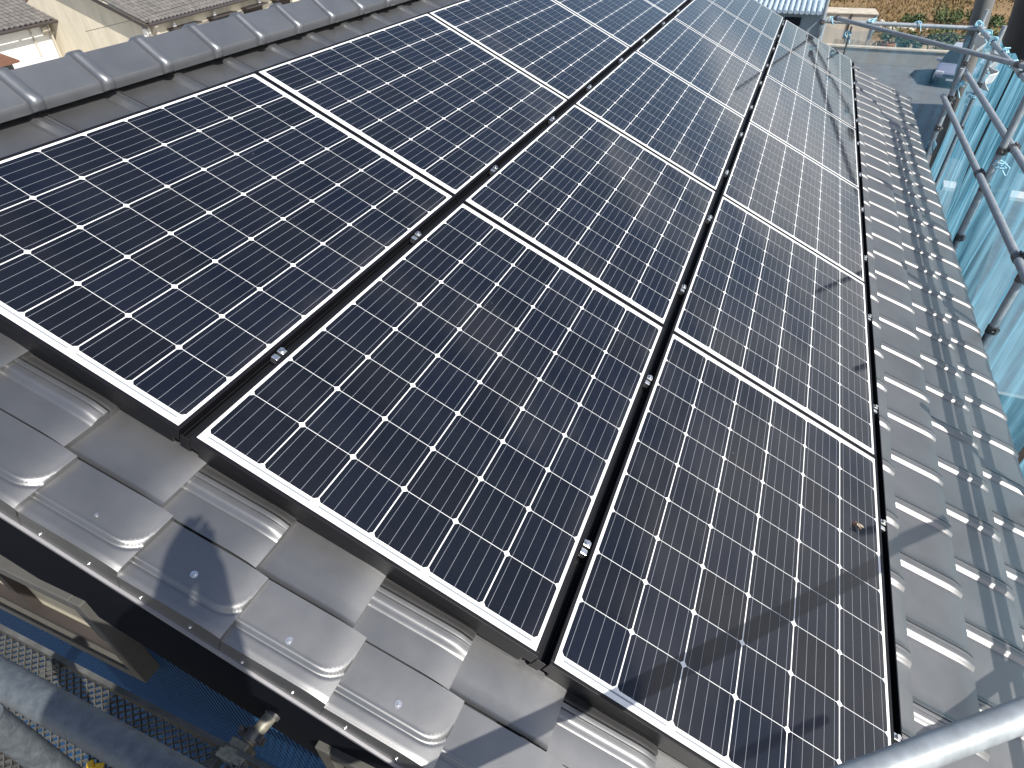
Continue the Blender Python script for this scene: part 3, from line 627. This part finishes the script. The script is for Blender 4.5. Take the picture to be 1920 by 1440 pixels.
# rails in the joints
for r in range(-1, 3):
    v = r * RP + .0225 + .978 - 1.0 if False else (r * RP + PV1 + .0157)
    t = empty('mounting_rail', rw(0, 0, 0), (TH, 0, 0))
    nm = ['above the ridge-side row', 'between the ridge-side and middle rows', 'between the middle and eave-side rows', 'along the lower edge of the eave-side row'][r + 1]
    v = -RP * 1 + PV0 - .0157 if r == -1 else (r - 1) * RP + PV1 + .0157
    tag(t, 'long black panel mounting rail ' + nm, 'mounting rail', 'panel mounting rails')
    b = MB(); x0, x1 = PU0 + .004, 5 * T + PU1 + .01
    hw = .0145
    b.box((x0, -v - hw, -.074), (x1, -v + hw, -.042)); b.box((x0, -v - hw, -.0415), (x1, -v - hw + .003, -.026)); b.box((x0, -v + hw - .003, -.0415), (x1, -v + hw, -.026))
    if r == 2: b.box((x0, -v - .020, -.075), (x1, -v - .0155, -.006))
    b.build('rail_body', M['rail'], t, .001)
    b = MB(); b.box((x0 - .004, -v - hw + .001, -.058), (x0 - .0005, -v + hw - .001, -.016)); b.build('end_cap', M['frame'], t, .002)
# dark skirts under the near ends
for r in range(3):
    b = MB(); b.box((PU0 + .003, -((r - 1) * RP + PV1 - .02), -.079), (PU0 + .03, -((r - 1) * RP + PV0 + .02), -.0475)); o = b.build('end_skirt', M['rail'], None, .004)
    o.location = rw(0, 0, 0); o.rotation_euler = (TH, 0, 0); tag(o, 'black skirt strip under the near end of the %s of panels' % ROWN[r], 'panel skirt', 'skirts under the panel ends')
# clamps
def make_clamp():
    t = empty('panel_clamp'); b = MB()
    b.box((-.024, -.0105, -.028), (-.006, .0105, -.006)); b.box((.002, -.0115, -.026), (.022, .0115, -.003)); b.build('plate', M['clamp'], t, .002)
    c = MB(); c.tube((.012, 0, -.003), (.012, 0, .004), .0075, 6); c.build('bolt', M['screw'], t)
    return t
pc = make_clamp(); first = True
for r in range(3):
    k = 0
    for n in range(6):
        for du in (.325, 1.12):
            o = pc if first else copy_tree(pc); first = False
            v = (r - 1) * RP + PV1 + .0157 + (.004 if r == 2 else 0)
            o.location = rw(n * T + du + random.uniform(-.012, .012), v, 0 if r < 2 else -.004); o.rotation_euler = (TH, 0, random.uniform(-.04, .04))
            nm = ['upper', 'middle', 'lowest'][r]
            tag(o, 'silver panel clamp, %s from the near gable on the %s rail of clamps' % (ORD[k], nm), 'clamp', 'silver clamps on the rails'); k += 1
# wasp on the glass
ws = empty('wasp', rw(1.02, 1.895, .001), (TH, 0, R(35))); tag(ws, 'small brown insect resting on the nearest eave-side panel', 'insect')
b = MB(); bm = bmesh.new(); bmesh.ops.create_uvsphere(bm, u_segments=12, v_segments=8, radius=1)
vs = [v.co.copy() for v in bm.verts]; fs = [tuple(v.index for v in f.verts) for f in bm.faces]; bm.free()
for cx, sx, sy, sz in ((-.011, .010, .005, .005), (.003, .006, .0048, .005), (.0115, .0042, .004, .004)): b.add([Vector((cx + v.x * sx, v.y * sy, .007 + v.z * sz)) for v in vs], fs, True)
for s in (-1, 1):
    for x in (-.002, .003, .008): b.path([(x, s * .004, .006), (x + .001, s * .011, .010), (x - .002, s * .018, .0)], .0006, 5)
b.build('body', M['copper'], ws)
for s in (-1, 1):
    b = MB(); b.add([(.004, s * .002, .012), (-.006, s * .016, .013), (-.020, s * .012, .013), (-.012, s * .003, .012)], [(0, 1, 2, 3)]); b.build('wing', M['timber'], ws)

# ------------------------------------------------------------------ scaffold
PR = .0243
def pole(name, p, q, label, cat, group, m='pipe', r=PR, collars=()):
    t = empty(name, p); P, Q = Vector(p), Vector(q); tag(t, label, cat, group)
    b = MB(); b.tube((0, 0, 0), Q - P, r, 20); b.build('pipe', M[m], t)
    d = (Q - P).normalized()
    for c in collars:
        b = MB(); o_ = d * c; b.tube(o_ - d * .027, o_ + d * .027, r + .005, 16); a = d.orthogonal().normalized()
        if abs(d.z) > .9: a = Vector((-.6, .8, 0))
        e = d.cross(a); b.box((-.013, -.010, -.022), (.013, .042, .022), Matrix.Translation(o_) @ Matrix((( *(a), 0), (*(e), 0), (*(d), 0), (0, 0, 0, 1))).transposed())
        b.tube(o_ + e * .03 - a * .03, o_ + e * .03 + a * .035, .008, 8); b.build('collar', M['coupler'], t)
    return t
YI, YO = -2.73, -3.20
GP = 'scaffold posts along the eave'
pole('scaffold_pole', (3.50, YI, 0), (3.52, YI, 5.62), 'galvanised scaffold post nearest the camera beyond the eave', 'scaffold pole', GP, collars=(4.72, 5.10, 5.36))
pole('scaffold_pole', (4.98, YI, 0), (4.98, YI, 5.95), 'galvanised scaffold post by the netting, second from the camera along the eave', 'scaffold pole', GP, collars=(4.70, 5.12, 5.40))
pole('scaffold_pole', (7.30, YI, 0), (7.30, YI, 5.48), 'galvanised scaffold post at the far end of the eave guard rails', 'scaffold pole', GP, collars=(4.9, 5.20))
pole('scaffold_pole', (1.95, YI, 0), (1.95, YI, 5.62), 'galvanised scaffold post at the eave outside the right edge', 'scaffold pole', GP, collars=(5.1,))
pole('guard_rail', (-.5, YI - .06, 5.43), (7.42, YI - .06, 5.43), 'upper horizontal guard rail running along the eave in front of the netting', 'scaffold pipe', 'guard rails of the scaffold', collars=(2.42, 4.0, 5.46))
pole('guard_rail', (-.5, YI + .06, 5.20), (7.36, YI + .06, 5.20), 'lower horizontal guard rail running along the eave in front of the netting', 'scaffold pipe', 'guard rails of the scaffold', collars=(2.48, 4.06, 5.52))
# outer frame carrying the nets
GO = 'outer posts that carry the blue netting'
for x, zt, nm in ((9.56, 5.70, 'at the far corner of the roof'), (8.44, 5.70, 'second from the far corner'), (6.65, 5.52, 'third from the far corner'), (4.74, 5.52, 'fourth from the far corner')):
    pole('net_post', (x, YO + .01, 0), (x, YO + .01, zt), 'outer post holding the blue net, ' + nm, 'scaffold pole', GO, collars=(4.62, 5.10))
pole('net_rail', (9.55, YO + .05, 5.53), (.8, YO + .05, 5.53), 'top rail of the blue netting along the eave side', 'scaffold pipe', 'rails that carry the netting', collars=(1.1, 2.6, 4.3))
pole('net_rail', (9.50, -1.30, 5.505), (9.50, YO - .04, 5.505), 'top rail of the thin netting across the far gable', 'scaffold pipe', 'rails that carry the netting', collars=(.06, 1.88))
pole('net_post', (9.46, -1.40, 0), (9.46, -1.36, 6.6), 'tall grey net post at the far gable left of the shed', 'scaffold pole', GO, collars=(5.5,))
pole('brace_pipe', (9.42, -1.50, 5.56), (6.9, -3.18, 5.60), 'bare pipe running slantwise across the far scaffold corner', 'scaffold pipe', 'bracing pipes of the scaffold', collars=(.05, 2.9))
pole('net_post', (9.55, -1.78, 0), (9.55, -1.74, 5.45), 'thin dark post behind the far net in front of the shed', 'scaffold pole', GO, m='coupler', r=.012)
# near corner guard: two diagonal pipes across the lower right corner
dd = Vector((-.6239, .7813, .0)); p0 = Vector((.012, -1.735, 5.949))
pole('corner_pipe', p0 - dd * 1.7, p0 + dd * .95, 'bright galvanised pipe crossing the bottom right corner close to the camera', 'scaffold pipe', 'bracing pipes of the scaffold')
p1 = p0 + Vector((-.08, -.05, -.62)); pole('corner_pipe', p1 - dd * 1.5, p1 + dd * .75, 'lower corner pipe parallel to the bright one, just below the frame', 'scaffold pipe', 'bracing pipes of the scaffold')
# nets
def net(name, p, q, ztop, zbot, label, m, seed, waves, amp):
    rnd = random.Random(seed); P, Q = Vector((*p, 0)), Vector((*q, 0)); L = (Q - P).length; d = (Q - P) / L; nrm = Vector((-d.y, d.x, 0))
    b = MB(); ph = [rnd.uniform(0, 6.28) for _ in range(4)]
    def fn(s, t):
        x = s * L; z = ztop + (zbot - ztop) * t; sag = .05 * abs(math.sin(s * L / .75 * math.pi)) * (1 - t) ** 6
        wv = math.sin(x * waves + ph[0] + .9 * math.sin(z * .8 + ph[3])) * .6 + math.sin(x * waves * 2.3 + ph[1] + z * .5) * .3 + noise.noise((x * 2, z * 1.2, seed)) * .8
        return P + d * x + nrm * (amp * wv * min(1, .25 + t * 3)) + Vector((0, 0, z - sag))
    b.grid(fn, int(L * 28), 36); o = b.build(name, M[m], None, fix=False); tag(o, label, 'safety net', 'blue nets around the scaffold'); return o
net('safety_net', (9.50, YO - .09), (7.85, YO - .09), 5.52, 0.3, 'blue mesh net along the eave, bay at the far corner', 'net', 1, 12, .035)
net('safety_net', (7.80, YO - .11), (5.75, YO - .11), 5.50, 0.3, 'blue mesh net along the eave, second bay from the far corner', 'net', 2, 11, .04)
net('safety_net', (5.70, YO - .09), (3.55, YO - .09), 5.51, 0.3, 'blue mesh net along the eave, third bay from the far corner', 'net', 3, 12, .04)
net('safety_net', (3.50, YO - .11), (1.2, YO - .11), 5.50, 0.3, 'blue mesh net along the eave, bay nearest the camera', 'net', 4, 12, .04)
net('safety_net', (9.54, -1.42), (9.54, -3.14), 5.45, 0.3, 'thin see-through net hanging across the far gable', 'net_thin', 5, 6, .03)
# white folded net tops
for i, (x, y, dx, z) in enumerate(((9.28, YO + .02, .22, 5.44), (8.22, YO + .03, .16, 5.44), (7.78, YO + .10, .14, 5.36))):
    b = MB(); rnd = random.Random(i)
    b.grid(lambda s, t: Vector((x - dx * s, y + .05 * math.sin(s * 5 + t * 3 + i), z + .06 - .16 * t - .05 * s)), 8, 8); o = b.build('cloth_flap', M['white'], None, fix=False)
    so_ = o.modifiers.new('solid', 'SOLIDIFY'); so_.thickness = .004
    tag(o, 'white folded net hem hanging from the eave net rail, %s from the far corner' % ORD[i], 'net hem', 'white net hems')
# cord ties
def tie(p, label, seed):
    rnd = random.Random(seed); b = MB(); P = Vector(p)
    for k in range(3):
        r = .030 + .004 * k; off = Vector((rnd.uniform(-.02, .02), rnd.uniform(-.02, .02), rnd.uniform(-.02, .02))); ax = Vector((rnd.uniform(-.3, .3), rnd.uniform(-.3, .3), 1)) if seed % 2 else Vector((1, rnd.uniform(-.6, .6), rnd.uniform(-.3, .3)))
        ax.normalize(); a = ax.orthogonal().normalized(); e = ax.cross(a)
        b.path([P + off + (a * math.cos(t * .7) + e * math.sin(t * .7)) * r for t in range(10)], .0055, 6)
    for k in range(3):
        q = P + Vector((rnd.uniform(-.08, .08), rnd.uniform(-.06, .06), rnd.uniform(-.14, .02))); m_ = (P + q) / 2 + Vector((rnd.uniform(-.04, .04), rnd.uniform(-.04, .04), .03)); b.path([P + Vector((0, 0, .03)), m_, q], .006, 6)
    o = b.build('net_tie', M['tie'], None); tag(o, label, 'cord tie', 'pale blue cord ties'); return o
for i, (p, l) in enumerate((((9.50, -1.50, 5.52), 'on the far net rail beside the tall grey post'), ((9.50, -1.95, 5.52), 'on the far net rail left of its middle'), ((9.50, -2.48, 5.52), 'on the far net rail right of its middle'), ((9.46, -1.37, 5.18), 'low on the tall grey net post'),
    ((9.45, YO + .05, 5.55), 'at the far corner of the net rails'), ((9.0, YO + .05, 5.54), 'on the eave net rail just this side of the far corner'), ((8.42, YO + .05, 5.55), 'at the second outer post'), ((7.9, YO + .05, 5.55), 'on the eave net rail before the second outer post'), ((7.3, YO + .05, 5.56), 'on the eave net rail near the slanting pipe end'),
    ((7.30, YI - .04, 5.34), 'on the eave post at the end of the guard rails'), ((7.30, YI - .02, 4.72), 'low on the farthest eave post'), ((4.98, YI - .03, 5.30), 'on the second eave post between the guard rails'), ((3.52, YI - .03, 5.32), 'on the eave post nearest the camera'), ((8.44, YO + .04, 4.98), 'low on the second outer post'), ((9.55, -1.72, 5.36), 'on the thin dark post'))):
    tie(p, 'pale blue cord tie ' + l, i)

# ------------------------------------------------------------------ gable side walkway
HR = 'gable guard rails'
pole('hand_rail', (-.614, -.9, 6.115), (-.614, 3.2, 6.115), 'thick grey galvanised handrail crossing the bottom left corner', 'scaffold pipe', HR, m='pipe_old_shaded')
pole('scaffold_pole', (-.652, -.12, 0.0), (-.652, -.12, 5.96), 'dark grey standing pole in the extreme bottom left corner', 'scaffold pole', 'posts of the gable walkway', m='pipe_old_shaded')
def walkway(y0, y1, label):
    t = empty('walkway_plank', (-.70, y0, 5.40)); tag(t, label, 'scaffold plank', 'expanded metal walkway planks'); L = y1 - y0; b = MB()
    wx = .25; px, py = .0105, .027; n = int(2 * wx / px); m_ = int(L / py)
    for i in range(n):
        for j in range(m_):
            x = -wx + px * (i + .5); y = py * (j + (.5 if i % 2 else 0)) + .02
            for sx, sy in ((1, 1), (1, -1)):
                a = Vector((x - px / 2, y, 0)); c = Vector((x + px / 2, y + sy * py / 2, .003))
                d = (c - a).normalized(); e = Vector((-d.y, d.x, 0)) * .0011; z = Vector((0, 0, -.011))
                b.add([a - e, a + e, c + e, c - e, a - e + z, c - e + z, a + e + z, c + e + z], [(0, 3, 2, 1), (0, 4, 5, 3), (1, 2, 7, 6)])
    b.build('mesh_deck', M['mesh'], t, fix=False)
    f = MB(); f.box((wx, 0, -.045), (wx + .012, L, .006)); f.box((-wx - .012, 0, -.045), (-wx, L, .006))
    for k in range(4): f.box((-wx + .001, L * k / 3 - .012 + (.012 if k == 0 else -.012 if k == 3 else 0), -.04), (wx - .001, L * k / 3 + .012 + (.012 if k == 0 else -.012 if k == 3 else 0), -.008))
    f.build('edge_frame', M['mesh'], t)
walkway(-.22, 1.58, 'expanded metal walkway plank beside the gable under the handrail')
walkway(-2.06, -.26, 'expanded metal walkway plank where the photographer stands')
bk = empty('walkway_bracket', (-.43, -.25, 5.37)); bk.scale = (.72, .72, .72); tag(bk, 'pale pipe clamp with a stub pipe at the walkway plank end', 'scaffold clamp')
b = MB(); b.box((-.05, -.03, -.05), (.02, .045, .035)); b.box((-.055, -.05, -.01), (-.01, .06, .042)); b.build('clamp_body', M['coupler_pale'], bk, .006)
b = MB(); b.tube((.01, 0, .0), (.13, -.02, .0), PR, 16); b.build('stub_pipe', M['coupler_pale'], bk)
b = MB(); b.tube((.03, -.0, .0), (.065, -.005, .0), PR + .009, 16); b.box((.035, -.05, -.02), (.06, .05, .02)); b.tube((.047, .03, -.03), (.047, .03, .05), .009, 8); b.build('collar', M['coupler'], bk, .003)
b = MB(); b.tube((.125, -.02, 0), (.15, -.024, 0), PR + .006, 16); b.build('end_ring', M['coupler'], bk, .003)
pole('scaffold_bearer', (-1.02, -.24, 5.33), (-.47, -.24, 5.33), 'short steel bearer under the walkway plank joint', 'scaffold pipe', 'gable walkway bearers', m='coupler')
yt = empty('cable_tag', (-.60, .02, 5.44)); tag(yt, 'small yellow plastic tag lying on the walkway mesh', 'tag')
b = MB(); b.box((-.016, -.01, -.03), (.012, .012, -.022), Matrix.Rotation(.5, 4, 'Z')); b.box((.004, .008, -.03), (.026, .024, -.018), Matrix.Rotation(.9, 4, 'Z')); b.build('tag_body', M['yellow'], yt, .003)

# ------------------------------------------------------------------ photographer (only the shadow is in the picture)
def person():
    root = empty('person', (-.95, -1.25, 5.41)); tag(root, 'person in dark work jacket and hard hat whose raised arms shade the verge tiles', 'person')
    J = {'pel': (-.10, 0, .86), 'chest': (-.03, .03, 1.14), 'neck': (.03, .06, 1.33), 'head0': (.06, .07, 1.42), 'head1': (.08, .08, 1.52),
         'sL': (-.02, .19, 1.28), 'eL': (.10, .15, 1.42), 'hL': (.235, .062, 1.69), 'sR': (.02, -.13, 1.28), 'eR': (.12, -.05, 1.42), 'hR': (.235, .0, 1.67),
         'kL': (.10, .12, .47), 'aL': (-.02, .12, .09), 'tL': (.13, .15, .03), 'kR': (.10, -.10, .47), 'aR': (-.02, -.11, .09), 'tR': (.13, -.12, .03), 'hipL': (-.08, .10, .80), 'hipR': (-.08, -.10, .80)}
    Rr = {'pel': .15, 'chest': .155, 'neck': .062, 'head0': .085, 'head1': .088, 'sL': .075, 'eL': .05, 'hL': .034, 'sR': .075, 'eR': .05, 'hR': .034, 'kL': .065, 'aL': .045, 'tL': .035, 'kR': .065, 'aR': .045, 'tR': .035, 'hipL': .10, 'hipR': .10}
    E = [('pel', 'chest'), ('chest', 'neck'), ('neck', 'head0'), ('head0', 'head1'), ('chest', 'sL'), ('sL', 'eL'), ('eL', 'hL'), ('chest', 'sR'), ('sR', 'eR'), ('eR', 'hR'), ('pel', 'hipL'), ('hipL', 'kL'), ('kL', 'aL'), ('aL', 'tL'), ('pel', 'hipR'), ('hipR', 'kR'), ('kR', 'aR'), ('aR', 'tR')]
    for s in ('L', 'R'):
        h = Vector(J['h' + s]); sg = 1 if s == 'L' else -1
        for k, (dx, dy, dz, ln) in enumerate(((.03, -.030 * sg, .05, 1), (.035, -.012 * sg, .06, 1.1), (.03, .008 * sg, .058, 1.05), (.02, .026 * sg, .045, .85), (.04, -.045 * sg, .0, .7))):
            a = f'f{s}{k}'; J[a] = tuple(h + Vector((dx, dy, dz)) * .9 * ln); Rr[a] = .010; bnm = a + 'b'; J[bnm] = tuple(h + Vector((dx * 1.2 + .02, dy * 1.1 - .014 * sg, dz * 1.35)) * ln); Rr[bnm] = .008; E += [('h' + s, a), (a, bnm)]
    names = list(J); me = bpy.data.meshes.new('body'); me.from_pydata([J[n] for n in names], [(names.index(a), names.index(c)) for a, c in E], [])
    o = bpy.data.objects.new('body', me); COL.objects.link(o); o.parent = root; me.materials.append(M['jacket'])
    bpy.context.view_layer.objects.active = o
    sk = o.modifiers.new('skin', 'SKIN'); ss = o.modifiers.new('sub', 'SUBSURF'); ss.levels = 2; ss.render_levels = 2
    for i, n in enumerate(names):
        me.skin_vertices[0].data[i].radius = (Rr[n], Rr[n]); me.skin_vertices[0].data[i].use_root = (n == 'pel')
    hd = Vector(J['head1'])
    b = MB()
    b.grid(lambda s, t: hd + Vector((math.cos(s * 6.2832) * math.cos(t * 1.5) * .125, math.sin(s * 6.2832) * math.cos(t * 1.5) * .105, .01 + math.sin(t * 1.5) * .10)), 24, 8)
    b.tube(hd + Vector((.0, 0, .002)), hd + Vector((.0, 0, .012)), .13, 24); b.build('hard_hat', M['helmet'], root)
person()
